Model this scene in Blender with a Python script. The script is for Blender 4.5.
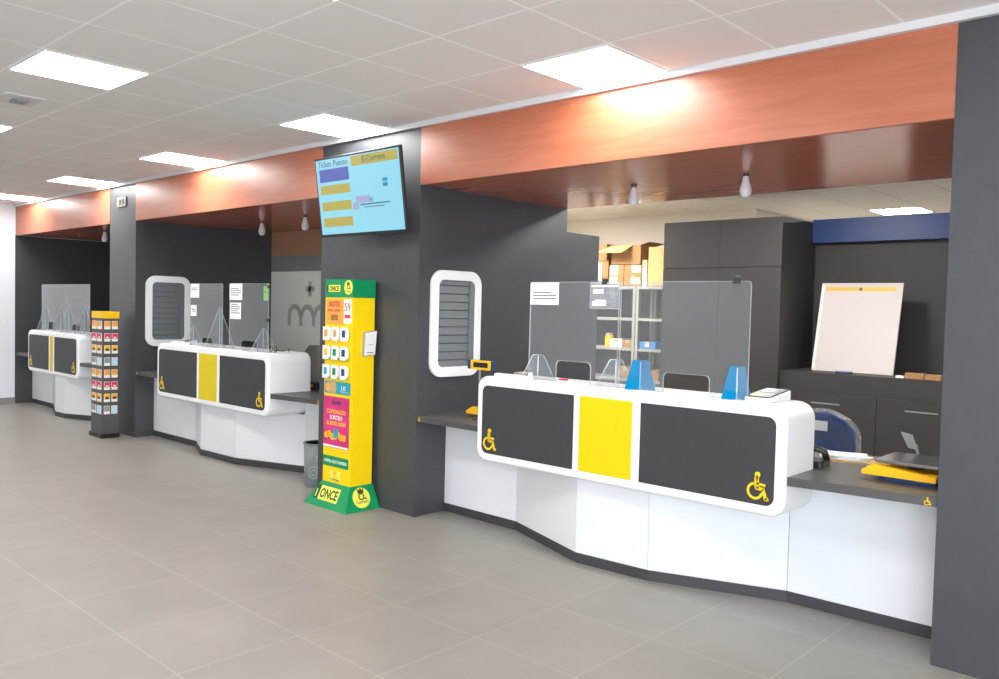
import bpy, bmesh, math, random
from mathutils import Vector, Matrix
PI = math.pi
S = bpy.context.scene
for o in list(bpy.data.objects): bpy.data.objects.remove(o)
random.seed(4)
COL = S.collection

# ---------------------------------------------------------------- camera
def make_camera():
    yaw, pit, rol, foc = 0.7471, -0.0375, 0.0245, 826.37
    fw = Vector((-math.sin(yaw)*math.cos(pit), math.cos(yaw)*math.cos(pit), math.sin(pit)))
    r = Vector((math.cos(yaw), math.sin(yaw), 0)); u = r.cross(fw)
    r2 = r*math.cos(rol)+u*math.sin(rol); u2 = -r*math.sin(rol)+u*math.cos(rol)
    cam = bpy.data.cameras.new('camera'); o = bpy.data.objects.new('camera', cam); COL.objects.link(o)
    m = Matrix((r2, u2, -fw)).transposed().to_4x4(); m.translation = (0, 0, 1.551); o.matrix_world = m
    cam.sensor_width = 36; cam.lens = 36*foc/999; cam.clip_start = .05; cam.clip_end = 100
    S.camera = o
make_camera()

# ---------------------------------------------------------------- world, daylight, exposure
w = bpy.data.worlds.new('world'); S.world = w; w.use_nodes = True
w.node_tree.nodes['Background'].inputs[0].default_value = (.80, .90, 1, 1)
w.node_tree.nodes['Background'].inputs[1].default_value = 1.7
S.view_settings.view_transform = 'Standard'; S.view_settings.look = 'None'
S.view_settings.gamma = 1; S.view_settings.exposure = 0.93; S.view_settings.use_curve_mapping = False
PANEL = 13.0          # emission of the ceiling panels
def daylight(x, y, z, sx, sz, power, rx, rz=0):
    l = bpy.data.lights.new('window_daylight', 'AREA'); l.shape = 'RECTANGLE'; l.size = sx; l.size_y = sz
    l.energy = power; l.color = (.92, .96, 1); o = bpy.data.objects.new('window_daylight', l); COL.objects.link(o)
    o.location = (x, y, z); o.rotation_euler = (rx, 0, rz)
for y, p in ((-3.0, 140), (.6, 30)): daylight(2.93, y, 1.45, 3.0, 2.1, p, PI/2, PI/2)
daylight(.9, -4.42, 1.45, 3.0, 2.1, 90, PI/2)

# ---------------------------------------------------------------- materials
def lin(c):
    c = c/255.0
    return c/12.92 if c <= .04045 else ((c+.055)/1.055)**2.4
def rgb(r, g, b): return (lin(r), lin(g), lin(b), 1)
def mat(name, c, rough=.5, spec=.5, metal=0, coat=0, bump=0, bscale=40, vary=0, vscale=6, trans=0):
    m = bpy.data.materials.new(name); m.use_nodes = True; nt = m.node_tree; b = nt.nodes['Principled BSDF']
    b.inputs['Base Color'].default_value = c; b.inputs['Roughness'].default_value = rough
    b.inputs['Specular IOR Level'].default_value = spec; b.inputs['Metallic'].default_value = metal
    b.inputs['Coat Weight'].default_value = coat; b.inputs['Transmission Weight'].default_value = trans
    if bump or vary:
        tc = nt.nodes.new('ShaderNodeTexCoord')
    if vary:
        n = nt.nodes.new('ShaderNodeTexNoise'); n.inputs['Scale'].default_value = vscale; n.inputs['Detail'].default_value = 5
        nt.links.new(tc.outputs['Object'], n.inputs['Vector'])
        mp = nt.nodes.new('ShaderNodeMapRange'); mp.inputs[1].default_value = .3; mp.inputs[2].default_value = .7
        mp.inputs[3].default_value = 1-vary; mp.inputs[4].default_value = 1+vary
        nt.links.new(n.outputs['Fac'], mp.inputs[0])
        mx = nt.nodes.new('ShaderNodeVectorMath'); mx.operation = 'SCALE'; mx.inputs[0].default_value = c[:3]
        nt.links.new(mp.outputs[0], mx.inputs['Scale']); nt.links.new(mx.outputs[0], b.inputs['Base Color'])
    if bump:
        n = nt.nodes.new('ShaderNodeTexNoise'); n.inputs['Scale'].default_value = bscale
        nt.links.new(tc.outputs['Object'], n.inputs['Vector'])
        bp = nt.nodes.new('ShaderNodeBump'); bp.inputs['Strength'].default_value = bump; bp.inputs['Distance'].default_value = .01
        nt.links.new(n.outputs['Fac'], bp.inputs['Height']); nt.links.new(bp.outputs[0], b.inputs['Normal'])
    return m
def emis(name, c, s):
    m = bpy.data.materials.new(name); m.use_nodes = True; nt = m.node_tree
    b = nt.nodes['Principled BSDF']; b.inputs['Base Color'].default_value = (.02, .02, .02, 1); b.inputs['Roughness'].default_value = .3
    b.inputs['Emission Color'].default_value = c; b.inputs['Emission Strength'].default_value = s
    return m
def clear(name, tint, haze, ior=1.45, hazec=(.8, .82, .85, 1)):
    m = bpy.data.materials.new(name); m.use_nodes = True; nt = m.node_tree; nt.nodes.clear()
    out = nt.nodes.new('ShaderNodeOutputMaterial'); t = nt.nodes.new('ShaderNodeBsdfTransparent'); t.inputs[0].default_value = tint
    g = nt.nodes.new('ShaderNodeBsdfGlossy'); g.inputs['Roughness'].default_value = .02; g.inputs[0].default_value = (1, 1, 1, 1)
    d = nt.nodes.new('ShaderNodeBsdfDiffuse'); d.inputs[0].default_value = hazec
    f = nt.nodes.new('ShaderNodeFresnel'); gm = nt.nodes.new('ShaderNodeNewGeometry')
    bk = nt.nodes.new('ShaderNodeMapRange'); bk.inputs[3].default_value = ior; bk.inputs[4].default_value = 1/ior   # same reflectance on the inner side of the sheet
    nt.links.new(gm.outputs['Backfacing'], bk.inputs[0]); nt.links.new(bk.outputs[0], f.inputs[0])
    m1 = nt.nodes.new('ShaderNodeMixShader'); m1.inputs[0].default_value = haze
    m2 = nt.nodes.new('ShaderNodeMixShader')
    nt.links.new(t.outputs[0], m1.inputs[1]); nt.links.new(d.outputs[0], m1.inputs[2])
    nt.links.new(f.outputs[0], m2.inputs[0]); nt.links.new(m1.outputs[0], m2.inputs[1]); nt.links.new(g.outputs[0], m2.inputs[2])
    nt.links.new(m2.outputs[0], out.inputs[0]); return m

def wood(name, c1, c2, rough, spec=.5):
    m = mat(name, c1, rough, spec); nt = m.node_tree; b = nt.nodes['Principled BSDF']
    g = nt.nodes.new('ShaderNodeNewGeometry'); mp = nt.nodes.new('ShaderNodeMapping'); mp.inputs['Scale'].default_value = (1.3, 9, 14)
    n = nt.nodes.new('ShaderNodeTexNoise'); n.inputs['Scale'].default_value = 1.6; n.inputs['Detail'].default_value = 7; n.inputs['Distortion'].default_value = .9
    r = nt.nodes.new('ShaderNodeValToRGB'); r.color_ramp.elements[0].position = .3; r.color_ramp.elements[1].position = .72
    r.color_ramp.elements[0].color = c1; r.color_ramp.elements[1].color = c2
    nt.links.new(g.outputs['Position'], mp.inputs[0]); nt.links.new(mp.outputs[0], n.inputs['Vector'])
    nt.links.new(n.outputs['Fac'], r.inputs[0]); nt.links.new(r.outputs[0], b.inputs['Base Color'])
    return m

def grid_mat(name, base, line, pitch, ox, oy, width, rough, vary, vscale, bump, spec=.5, tilevar=0.0):
    """square grid of joints of its own colour, world aligned"""
    m = mat(name, base, rough, spec); nt = m.node_tree; b = nt.nodes['Principled BSDF']; L = nt.links
    def mth(op, a, bb=None):
        n = nt.nodes.new('ShaderNodeMath'); n.operation = op
        for i, v in enumerate((a, bb)):
            if v is None: continue
            if isinstance(v, (int, float)): n.inputs[i].default_value = v
            else: L.new(v, n.inputs[i])
        return n.outputs[0]
    g = nt.nodes.new('ShaderNodeNewGeometry'); sp = nt.nodes.new('ShaderNodeSeparateXYZ'); L.new(g.outputs['Position'], sp.inputs[0])
    ds = []; ids = []
    for ax, off in ((0, ox), (1, oy)):
        q = mth('DIVIDE', mth('SUBTRACT', sp.outputs[ax], off), pitch)
        ids.append(mth('FLOOR', q)); fr = mth('FRACT', q)
        ds.append(mth('MULTIPLY', mth('MINIMUM', fr, mth('SUBTRACT', 1.0, fr)), pitch))
    mask = mth('LESS_THAN', mth('MINIMUM', ds[0], ds[1]), width/2)
    n = nt.nodes.new('ShaderNodeTexNoise'); n.inputs['Scale'].default_value = vscale; n.inputs['Detail'].default_value = 6
    n.inputs['Roughness'].default_value = .6
    L.new(g.outputs['Position'], n.inputs['Vector'])
    cmb = nt.nodes.new('ShaderNodeCombineXYZ'); L.new(ids[0], cmb.inputs[0]); L.new(ids[1], cmb.inputs[1])
    wn = nt.nodes.new('ShaderNodeTexWhiteNoise'); L.new(cmb.outputs[0], wn.inputs['Vector'])
    v = mth('ADD', mth('MULTIPLY', mth('SUBTRACT', n.outputs['Fac'], .5), vary*2), mth('MULTIPLY', mth('SUBTRACT', wn.outputs['Value'], .5), tilevar))
    sc = nt.nodes.new('ShaderNodeVectorMath'); sc.operation = 'SCALE'; sc.inputs[0].default_value = base[:3]; L.new(mth('ADD', v, 1.0), sc.inputs['Scale'])
    mx = nt.nodes.new('ShaderNodeMix'); mx.data_type = 'RGBA'; L.new(mask, mx.inputs['Factor']); L.new(sc.outputs[0], mx.inputs['A']); mx.inputs['B'].default_value = line
    L.new(mx.outputs['Result'], b.inputs['Base Color'])
    if bump:
        bp = nt.nodes.new('ShaderNodeBump'); bp.inputs['Strength'].default_value = bump; bp.inputs['Distance'].default_value = .003
        L.new(mask, bp.inputs['Height']); L.new(bp.outputs[0], b.inputs['Normal'])
    return m

M = {}
M['floor'] = grid_mat('floor_tile', rgb(144, 139, 132), rgb(160, 155, 148), .588, -2.075, 1.59, .006, .42, .16, 2.3, 0, .45, .05)
M['ceiling'] = grid_mat('ceiling_tile', rgb(236, 233, 231), rgb(252, 252, 251), .6, -4.256, 2.792, .016, .9, .02, 3, .3, .2, .02)
M['office_ceiling'] = grid_mat('office_ceiling_tile', rgb(240, 236, 228), rgb(200, 195, 185), .6, -3.67, 10.0, .012, .9, .02, 3, .2, .2, .02)
M['wood'] = wood('fascia_wood', rgb(170, 93, 61), rgb(186, 108, 78), .38, .8)
M['soffit_wood'] = wood('soffit_wood', rgb(184, 104, 76), rgb(193, 112, 83), .18, .6)
M['dark'] = mat('charcoal_laminate', rgb(66, 68, 72), .42, .5, vary=.05, vscale=14)
M['dark2'] = mat('charcoal_cabinet', rgb(54, 52, 52), .5, .4, vary=.04, vscale=10)
M['panel'] = mat('dark_grey_panel', rgb(60, 61, 64), .5, .3, vary=.03, vscale=30)
M['kick'] = mat('kickboard_grey', rgb(60, 60, 64), .5)
M['worktop'] = mat('worktop_grey', rgb(78, 76, 75), .38, .5, vary=.06, vscale=30)
M['white'] = mat('white_solid_surface', rgb(242, 242, 243), .3, .5)
M['whitepanel'] = mat('white_laminate', rgb(226, 229, 233), .32, .5, vary=.01)
M['wallwhite'] = mat('white_wall_paint', rgb(226, 229, 234), .85, .2, bump=.03)
M['cream'] = mat('cream_wall_paint', rgb(222, 214, 202), .85, .2, bump=.03)
M['trimwhite'] = mat('white_trim', rgb(214, 212, 214), .5)
M['yellow'] = mat('yellow_panel', rgb(220, 198, 6), .45, .3)
M['symbol'] = mat('yellow_vinyl', rgb(244, 205, 30), .45, .3)
M['grey'] = mat('grey_metal', rgb(150, 152, 150), .4, .5, metal=.2)
M['shelfgrey'] = mat('grey_shelf_metal', rgb(158, 156, 148), .5)
M['slat'] = mat('shutter_slat_grey', rgb(108, 115, 119), .45)
M['blue'] = mat('blue_fascia', rgb(12, 54, 114), .4, .5)
M['black'] = mat('black_plastic', rgb(30, 30, 33), .35)
M['charplastic'] = mat('charcoal_plastic', rgb(44, 42, 42), .4)
M['card'] = mat('kraft_cardboard', rgb(158, 122, 84), .85, .2, vary=.06, vscale=12)
M['card2'] = mat('kraft_cardboard_light', rgb(200, 168, 116), .85, .2, vary=.05, vscale=12)
M['paper'] = mat('white_paper', rgb(238, 238, 236), .8, .2)
M['ink'] = mat('grey_ink', rgb(96, 98, 104), .8, .2)
M['leaf'] = mat('leaflet_grey', rgb(140, 143, 148), .6, .2, vary=.25, vscale=60)
M['kyellow'] = mat('kiosk_yellow', rgb(252, 214, 4), .4, .4)
M['kgreen'] = mat('kiosk_green', rgb(0, 142, 84), .4, .4)
M['darkgreen'] = mat('dark_green_ink', rgb(8, 72, 44), .5)
M['paleyellow'] = mat('pale_yellow_label', rgb(240, 236, 90), .5)
M['pink'] = mat('pink_poster', rgb(208, 52, 120), .45, .4, vary=.22, vscale=9)
M['pinkred'] = mat('pink_red_card', rgb(222, 52, 92), .5)
M['orange'] = mat('orange_card', rgb(238, 160, 72), .5, vary=.08, vscale=30)
M['amber'] = mat('amber_scale', rgb(250, 188, 10), .4)
M['teal'] = mat('teal_flyer', rgb(28, 160, 176), .5)
M['red'] = mat('red_plastic', rgb(200, 30, 50), .4)
M['navy'] = mat('navy_plastic', rgb(24, 60, 108), .35)
M['steel'] = mat('brushed_steel', rgb(150, 150, 148), .22, .5, metal=.9)
M['bin'] = mat('bin_grey', rgb(118, 124, 126), .5, .4)
M['binlogo'] = mat('bin_logo_grey', rgb(150, 156, 158), .5, .4)
M['lampshell'] = mat('lamp_white', rgb(214, 210, 216), .3, .5)
M['frost'] = mat('frosted_glass_film', rgb(228, 234, 222), .25, .5)
M['frostlogo'] = mat('frosted_logo', rgb(168, 174, 166), .35, .4)
M['bandgrey'] = mat('partition_band_grey', rgb(128, 129, 124), .3, .5)
M['palegreen'] = mat('green_notice', rgb(140, 190, 110), .7)
M['fabricblue'] = mat('blue_chair_fabric', rgb(34, 74, 130), .8, .2, bump=.2, bscale=80)
M['fabricgrey'] = mat('grey_chair_fabric', rgb(128, 124, 116), .9, .2, bump=.2, bscale=80)
M['skyblue'] = mat('blue_box', rgb(60, 130, 190), .6)
M['acrylic'] = clear('clear_acrylic', (.93, .95, .96, 1), .05)
M['acedge'] = clear('acrylic_edge', (.85, .88, .9, 1), .3, hazec=(.9, .93, .95, 1))
M['blueac'] = clear('blue_film_acrylic', (.02, .50, .76, 1), .55, ior=1.15, hazec=(.0, .30, .56, 1))
M['footac'] = clear('clear_foot_acrylic', (.92, .94, .95, 1), .03, ior=1.16)
M['plastic'] = clear('crinkled_plastic', (.93, .95, .98, 1), .10)
nt = M['plastic'].node_tree
_n = nt.nodes.new('ShaderNodeTexNoise'); _n.inputs['Scale'].default_value = 14; _b = nt.nodes.new('ShaderNodeBump'); _b.inputs['Distance'].default_value = .05
nt.links.new(_n.outputs['Fac'], _b.inputs['Height'])
for n in nt.nodes:
    if n.type in ('BSDF_GLOSSY', 'FRESNEL'): nt.links.new(_b.outputs[0], n.inputs['Normal'])
M['lamp'] = emis('light_panel_diffuser', (1, .99, .975, 1), PANEL)
M['officelamp'] = emis('office_light_diffuser', (1, .97, .93, 1), 46)
M['scr_bg'] = emis('screen_cyan', rgb(150, 224, 246), .48)
M['scr_blue'] = emis('screen_blue', rgb(82, 96, 188), .48)
M['scr_yel'] = emis('screen_yellow', rgb(190, 176, 74), .48)
M['scr_ink'] = emis('screen_ink', rgb(60, 92, 110), .48)
M['scr_pink'] = emis('screen_mauve', rgb(172, 172, 214), .48)
M['scr_teal'] = emis('screen_teal', rgb(30, 140, 180), .48)

# ---------------------------------------------------------------- mesh helpers
class MB:
    def __init__(s): s.bm = bmesh.new(); s.i = 0
    def _f(s, vs):
        try: f = s.bm.faces.new(vs); f.material_index = s.i; return f
        except ValueError: return None
    def box(s, x0, x1, y0, y1, z0, z1):
        v = [s.bm.verts.new((x, y, z)) for z in (z0, z1) for x, y in ((x0, y0), (x1, y0), (x1, y1), (x0, y1))]
        for q in ((3, 2, 1, 0), (4, 5, 6, 7), (0, 1, 5, 4), (1, 2, 6, 5), (2, 3, 7, 6), (3, 0, 4, 7)): s._f([v[k] for k in q])
        return s
    def prism(s, pts, d0, d1, mp):
        a = [s.bm.verts.new(mp(p[0], p[1], d0)) for p in pts]; b = [s.bm.verts.new(mp(p[0], p[1], d1)) for p in pts]; n = len(pts)
        s._f(a[::-1]); s._f(b)
        for k in range(n): s._f([a[k], a[(k+1) % n], b[(k+1) % n], b[k]])
        return s
    def ring(s, outer, inner, d0, d1, mp):
        V = [[s.bm.verts.new(mp(p[0], p[1], d)) for p in L] for L in (outer, inner) for d in (d0, d1)]
        n = len(outer)
        for k in range(n):
            j = (k+1) % n
            s._f([V[0][k], V[0][j], V[1][j], V[1][k]]); s._f([V[2][j], V[2][k], V[3][k], V[3][j]])
            s._f([V[0][j], V[0][k], V[2][k], V[2][j]]); s._f([V[1][k], V[1][j], V[3][j], V[3][k]])
        return s
    def tube(s, pts, r, seg=8):
        rings = []; pts = [Vector(p) for p in pts]
        for i, p in enumerate(pts):
            d = (pts[min(i+1, len(pts)-1)]-pts[max(i-1, 0)]).normalized()
            a = d.orthogonal().normalized() if i == 0 else (rings_a - d*rings_a.dot(d)).normalized()
            rings_a = a; b = d.cross(a); rr = r[i] if isinstance(r, (list, tuple)) else r
            rings.append([s.bm.verts.new(p+(a*math.cos(2*PI*k/seg)+b*math.sin(2*PI*k/seg))*rr) for k in range(seg)])
        for A, B in zip(rings, rings[1:]):
            for k in range(seg): s._f([A[k], A[(k+1) % seg], B[(k+1) % seg], B[k]])
        s._f(rings[0][::-1]); s._f(rings[-1]); return s
    def lathe(s, prof, c, seg=24):
        rings = []
        for r, z in prof:
            rings.append([s.bm.verts.new((c[0]+r*math.cos(2*PI*k/seg), c[1]+r*math.sin(2*PI*k/seg), c[2]+z)) for k in range(seg)])
        for A, B in zip(rings, rings[1:]):
            for k in range(seg): s._f([A[k], A[(k+1) % seg], B[(k+1) % seg], B[k]])
        s._f(rings[0][::-1]); s._f(rings[-1]); return s
    def xf(s, m): s.bm.transform(m); return s

XZ = lambda a, b, d: (a, d, b)
YZ = lambda a, b, d: (d, a, b)
XY = lambda a, b, d: (a, b, d)
def rr(a0, a1, b0, b1, r, seg=6, corners=(1, 1, 1, 1)):
    """rounded rectangle; corners order: lower-a lower-b, upper-a lower-b, upper-a upper-b, lower-a upper-b"""
    P = []
    for k, (ca, cb, st) in enumerate(((a0, b0, PI), (a1, b0, 1.5*PI), (a1, b1, 0), (a0, b1, .5*PI))):
        rad = r if corners[k] else .0005
        cx = ca+rad if ca == a0 else ca-rad; cy = cb+rad if cb == b0 else cb-rad
        for j in range(seg+1):
            t = st+.5*PI*j/seg; P.append((cx+rad*math.cos(t), cy+rad*math.sin(t)))
    return P
def disc(cx, cy, r, n=20, ry=None): return [(cx+r*math.cos(2*PI*k/n), cy+(ry or r)*math.sin(2*PI*k/n)) for k in range(n)]

ORG = {}
def obj(name, mb, m, parent=None, bevel=0, smooth=False):
    bm = mb.bm
    if parent is not None: bm.transform(Matrix.Translation(-ORG.get(parent.name, Vector())))
    bmesh.ops.recalc_face_normals(bm, faces=bm.faces)
    me = bpy.data.meshes.new(name); bm.to_mesh(me); bm.free()
    for q in (m if isinstance(m, (list, tuple)) else [m]): me.materials.append(q)
    o = bpy.data.objects.new(name, me); COL.objects.link(o)
    if parent is not None: o.parent = parent; ORG[o.name] = ORG.get(parent.name, Vector())
    if smooth:
        for p in me.polygons: p.use_smooth = True
    if bevel:
        b = o.modifiers.new('bevel', 'BEVEL'); b.width = bevel; b.segments = 3; b.limit_method = 'ANGLE'; b.angle_limit = math.radians(50)
        for p in me.polygons: p.use_smooth = True
        b.harden_normals = False
        e = o.modifiers.new('wn', 'WEIGHTED_NORMAL')
    return o
def tag(o, label, cat, group=None):
    o['label'] = label; o['category'] = cat
    if group: o['group'] = group
    return o
def thing(name, label, cat, loc=(0, 0, 0), group=None, local=False, rz=0):
    o = bpy.data.objects.new(name, None); COL.objects.link(o); o.location = loc; o.empty_display_size = .1
    o.rotation_euler = (0, 0, rz)
    ORG[o.name] = Vector((0, 0, 0)) if local else Vector(loc)
    return tag(o, label, cat, group)
def struct(name, mb, m, parent=None, bevel=0):
    o = obj(name, mb, m, parent, bevel)
    if parent is None: o['kind'] = 'structure'
    return o
def dup(root, loc=None, rz=None, label=None, group=None):
    def cp(o, par):
        c = o.copy(); COL.objects.link(c); c.parent = par
        if par is not None: c.matrix_parent_inverse = o.matrix_parent_inverse
        for ch in list(o.children): cp(ch, c)
        return c
    r = cp(root, None)
    ORG[r.name] = Vector((0, 0, 0))
    if loc is not None: r.location = loc
    if rz is not None: r.rotation_euler = (0, 0, rz)
    if label: r['label'] = label
    if group: r['group'] = group
    return r
def text(s, size, m, parent, origin, ax, ay, name='lettering', bold=0, wid=None, align='CENTER', depth=.0006):
    """lettering as a thin mesh, baseline middle at origin, reading along ax, up along ay"""
    c = bpy.data.curves.new('t', 'FONT'); c.body = s; c.size = size; c.extrude = depth; c.offset = bold; c.align_x = align
    c.resolution_u = 3
    t = bpy.data.objects.new('t', c); me = bpy.data.meshes.new_from_object(t)
    bpy.data.objects.remove(t)
    ax = Vector(ax).normalized(); ay = Vector(ay).normalized(); az = ax.cross(ay)
    k = 1
    if wid:
        xs = [v.co.x for v in me.vertices]; k = wid/max(1e-6, max(xs)-min(xs))
    mtx = Matrix((ax*k, ay, az)).transposed().to_4x4(); mtx.translation = Vector(origin)-(ORG.get(parent.name, Vector()) if parent else Vector())
    me.transform(mtx); me.name = name; me.materials.clear(); me.materials.append(m)
    o = bpy.data.objects.new(name, me); COL.objects.link(o)
    if parent is not None: o.parent = parent; ORG[o.name] = ORG.get(parent.name, Vector())
    return o
def wheelchair(mb, cx, cz, h, mp, d0, d1):
    """accessibility symbol about h tall centred on cx, cz"""
    k = h/1.0
    def P(x, y): return (cx+x*k, cz+y*k)
    def strip(pts, wd):
        for (ax, ay), (bx, by) in zip(pts, pts[1:]):
            dx, dy = bx-ax, by-ay; L = math.hypot(dx, dy); nx, ny = -dy/L*wd/2, dx/L*wd/2
            ex, ey = dx/L*wd*.25, dy/L*wd*.25
            mb.prism([P(ax-ex+nx, ay-ey+ny), P(ax-ex-nx, ay-ey-ny), P(bx+ex-nx, by+ey-ny), P(bx+ex+nx, by+ey+ny)], d0, d1, mp)
    mb.prism([P(*p) for p in disc(-.02, .40, .105)], d0, d1, mp); strip([(-.02, .36), (-.04, .2)], .07)
    strip([(-.05, .26), (-.03, -.06)], .17); strip([(-.03, .09), (.26, .05)], .09)
    strip([(-.05, -.08), (.20, -.10), (.31, -.44), (.38, -.42)], .12)
    o_, i_ = [], []
    for j in range(19):
        t = math.radians(100+ 250*j/18)
        o_.append(P(-.10+.31*math.cos(t), -.19+.31*math.sin(t))); i_.append(P(-.10+.22*math.cos(t), -.19+.22*math.sin(t)))
    for j in range(18): mb.prism([o_[j], o_[j+1], i_[j+1], i_[j]], d0, d1, mp)
    return mb

# ================================================================= ROOM SHELL
H = 2.882; ZF = 2.434; Y0 = 4.02; YS = 5.74
XL = -13.3
struct('floor', MB().box(XL-.2, 3.2, -4.7, 13.4, -.1, 0), M['floor'])
struct('ceiling', MB().box(XL-.2, 3.2, -4.7, Y0-.03, H, H+.1), M['ceiling'])
struct('ceiling_office', MB().box(XL-.2, 3.2, YS, 13.4, H, H+.1), M['office_ceiling'])
struct('wall_left', MB().box(XL-.2, XL, -4.5, YS, 0, H), M['wallwhite'])
struct('baseboard_left', MB().box(XL, XL+.015, -4.5, Y0-.01, 0, .09), mat('grey_baseboard', rgb(140, 138, 134), .5))
m = MB().box(3.0, 3.2, 2.1, 13.2, 0, H).box(3.0, 3.2, -1.5, -.9, 0, H)
for y in (-3.0, .6): m.box(3.0, 3.2, y-1.5, y+1.5, 0, .4).box(3.0, 3.2, y-1.5, y+1.5, 2.5, H)
struct('wall_right', m, M['wallwhite'])
# rear wall (behind the camera); window openings in it and in the right wall
m = MB().box(XL, -.6, -4.7, -4.5, 0, H).box(2.4, 3.2, -4.7, -4.5, 0, H).box(-.6, 2.4, -4.7, -4.5, 0, .4).box(-.6, 2.4, -4.7, -4.5, 2.5, H)
struct('wall_rear', m, M['wallwhite'])
M['pane'] = clear('window_pane', (.97, .98, 1, 1), .0)
for k, (c, d, mp) in enumerate(((.9, -4.6, XZ), (-3.0, 3.1, YZ), (.6, 3.1, YZ))):
    g = MB().prism([(c-1.44, .46), (c+1.44, .46), (c+1.44, 2.44), (c-1.44, 2.44)], d-.003, d+.003, mp); g = struct('window_%d' % (k+3), g, M['pane'])
    f = MB(); f.ring([(c-1.5, .4), (c+1.5, .4), (c+1.5, 2.5), (c-1.5, 2.5)], [(c-1.44, .46), (c+1.44, .46), (c+1.44, 2.44), (c-1.44, 2.44)], d-.04, d+.04, mp)
    f.prism([(c-.03, .46), (c+.03, .46), (c+.03, 2.44), (c-.03, 2.44)], d-.04, d+.04, mp); struct('window_frame', f, M['panel'], g)
# pillars
struct('wall_pillar_right', MB().box(-1.04, .6, Y0, 5.7, 0, H), M['dark'])
struct('wall_pillar_middle', MB().box(-5.756, -4.54, Y0, YS, 0, H), M['dark'])
struct('wall_pillar_left', MB().box(-10.0, -9.3, Y0, YS, 0, H), M['dark'])
struct('wall_left_panel', MB().box(XL, XL+.012, Y0-.01, YS, 0, ZF), M['dark'])
struct('wall_front_right', MB().box(.6, 3.0, Y0, 5.7, 0, H), M['wallwhite'])
# fascias and soffits of the three bays
bays = [(-4.54, -1.04), (-9.3, -5.756), (XL, -10.0)]
for k, (a, b) in enumerate(bays):
    struct('trim_%d' % (k+1), MB().box(a, b, Y0-.004, Y0+.02, ZF, H), M['wood'])
    struct('trim_%d' % (k+4), MB().box(a, b, Y0+.02, YS, ZF+.004, ZF+.03), M['soffit_wood'])
    struct('wall_bulkhead_%d' % (k+1), MB().box(a, b, YS-.02, YS, ZF+.03, H+.1), M['cream'])
struct('trim_7', MB().box(XL, 3.0, Y0-.035, Y0-.004, H-.038, H), M['trimwhite'])
# behind the bays
struct('wall_back_left', MB().box(XL, -10.0, YS, YS+.1, 0, ZF+.03), M['dark'])
fp = struct('wall_partition', MB().box(-9.8, -7.95, YS+.002, YS+.08, 0, 1.945), M['frost'])
struct('partition_band', MB().box(-9.8, -7.95, YS+.002, YS+.08, 1.945, 2.14), M['bandgrey'], fp)
struct('partition_top', MB().box(-9.8, -7.95, YS+.002, YS+.08, 2.14, H), mat('partition_top_tan', rgb(168, 128, 102), .4), fp)
m = MB(); yl = YS-.003
for cx in (-8.76, -8.49, -8.22):            # arches of the etched m
    o_, i_ = [], []
    for j in range(13):
        t = PI*j/12; o_.append((cx+.145*math.cos(t), 1.40+.145*math.sin(t))); i_.append((cx+.085*math.cos(t), 1.40+.085*math.sin(t)))
    for j in range(12): m.prism([o_[j], o_[j+1], i_[j+1], i_[j]], yl, yl+.004, XZ)
for cx in (-8.875, -8.625, -8.355, -8.105): m.box(cx-.03, cx+.03, yl, yl+.004, 1.28, 1.40)
m.box(-8.47, -8.41, yl, yl+.004, 1.64, 1.82).box(-8.53, -8.35, yl, yl+.004, 1.70, 1.76)
struct('etched_logo', m, M['frostlogo'], fp)
struct('wall_office_left', MB().box(-8.0, -7.95, YS, 9.8, 0, H), M['cream'])
struct('wall_office_back', MB().box(-8.0, -4.74, 9.8, 9.9, 0, H), M['cream'])
struct('wall_office_return', MB().box(-4.79, -4.74, 9.9, 13.2, 0, H), M['cream'])
struct('wall_office_far', MB().box(-4.79, 3.0, 13.2, 13.3, 0, H), M['cream'])
struct('wall_side_extension', MB().box(-4.64, -4.56, YS, 6.25, 0, 2.24), M['dark'])
struct('wall_office_front', MB().box(-7.95, -5.756, YS, YS+.05, 0, H), M['cream'])
# rounded hatches with shutters in the side walls
def hatch(n, X):
    fr = MB(); fr.ring(rr(4.13, 4.655, 1.025, 1.828, .11, 8), rr(4.205, 4.585, 1.10, 1.755, .05, 8), X, X+.028, YZ)
    g = struct('window_%d' % n, fr, M['white'], bevel=.006)
    sl = MB()
    for j in range(11):
        z = 1.09+j*.0625; sl.prism([(X+.0015, z), (X+.013, z+.004), (X+.009, z+.058), (X+.0015, z+.062)], 4.20, 4.53, lambda a, b, d: (a, d, b))
    struct('shutter', sl, M['slat'], g)
    struct('shutter_rail', MB().box(X+.001, X+.02, 4.53, 4.60, 1.09, 1.77), M['slat'], g)
hatch(1, -4.54); hatch(2, -9.3)
# socket plate on the left pillar
t = thing('socket_plate', 'small beige double socket plate high on the far left dark pillar', 'socket', (-9.66, Y0, 2.665))
obj('plate', MB().prism(rr(-9.78, -9.54, 2.61, 2.72, .01, 3), Y0-.014, Y0, XZ), mat('beige_plastic', rgb(116, 113, 105), .5), t)
for x in (-9.71, -9.63): obj('outlet', MB().box(x, x+.035, Y0-.018, Y0-.013, 2.64, 2.69), M['charplastic'], t)

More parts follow.
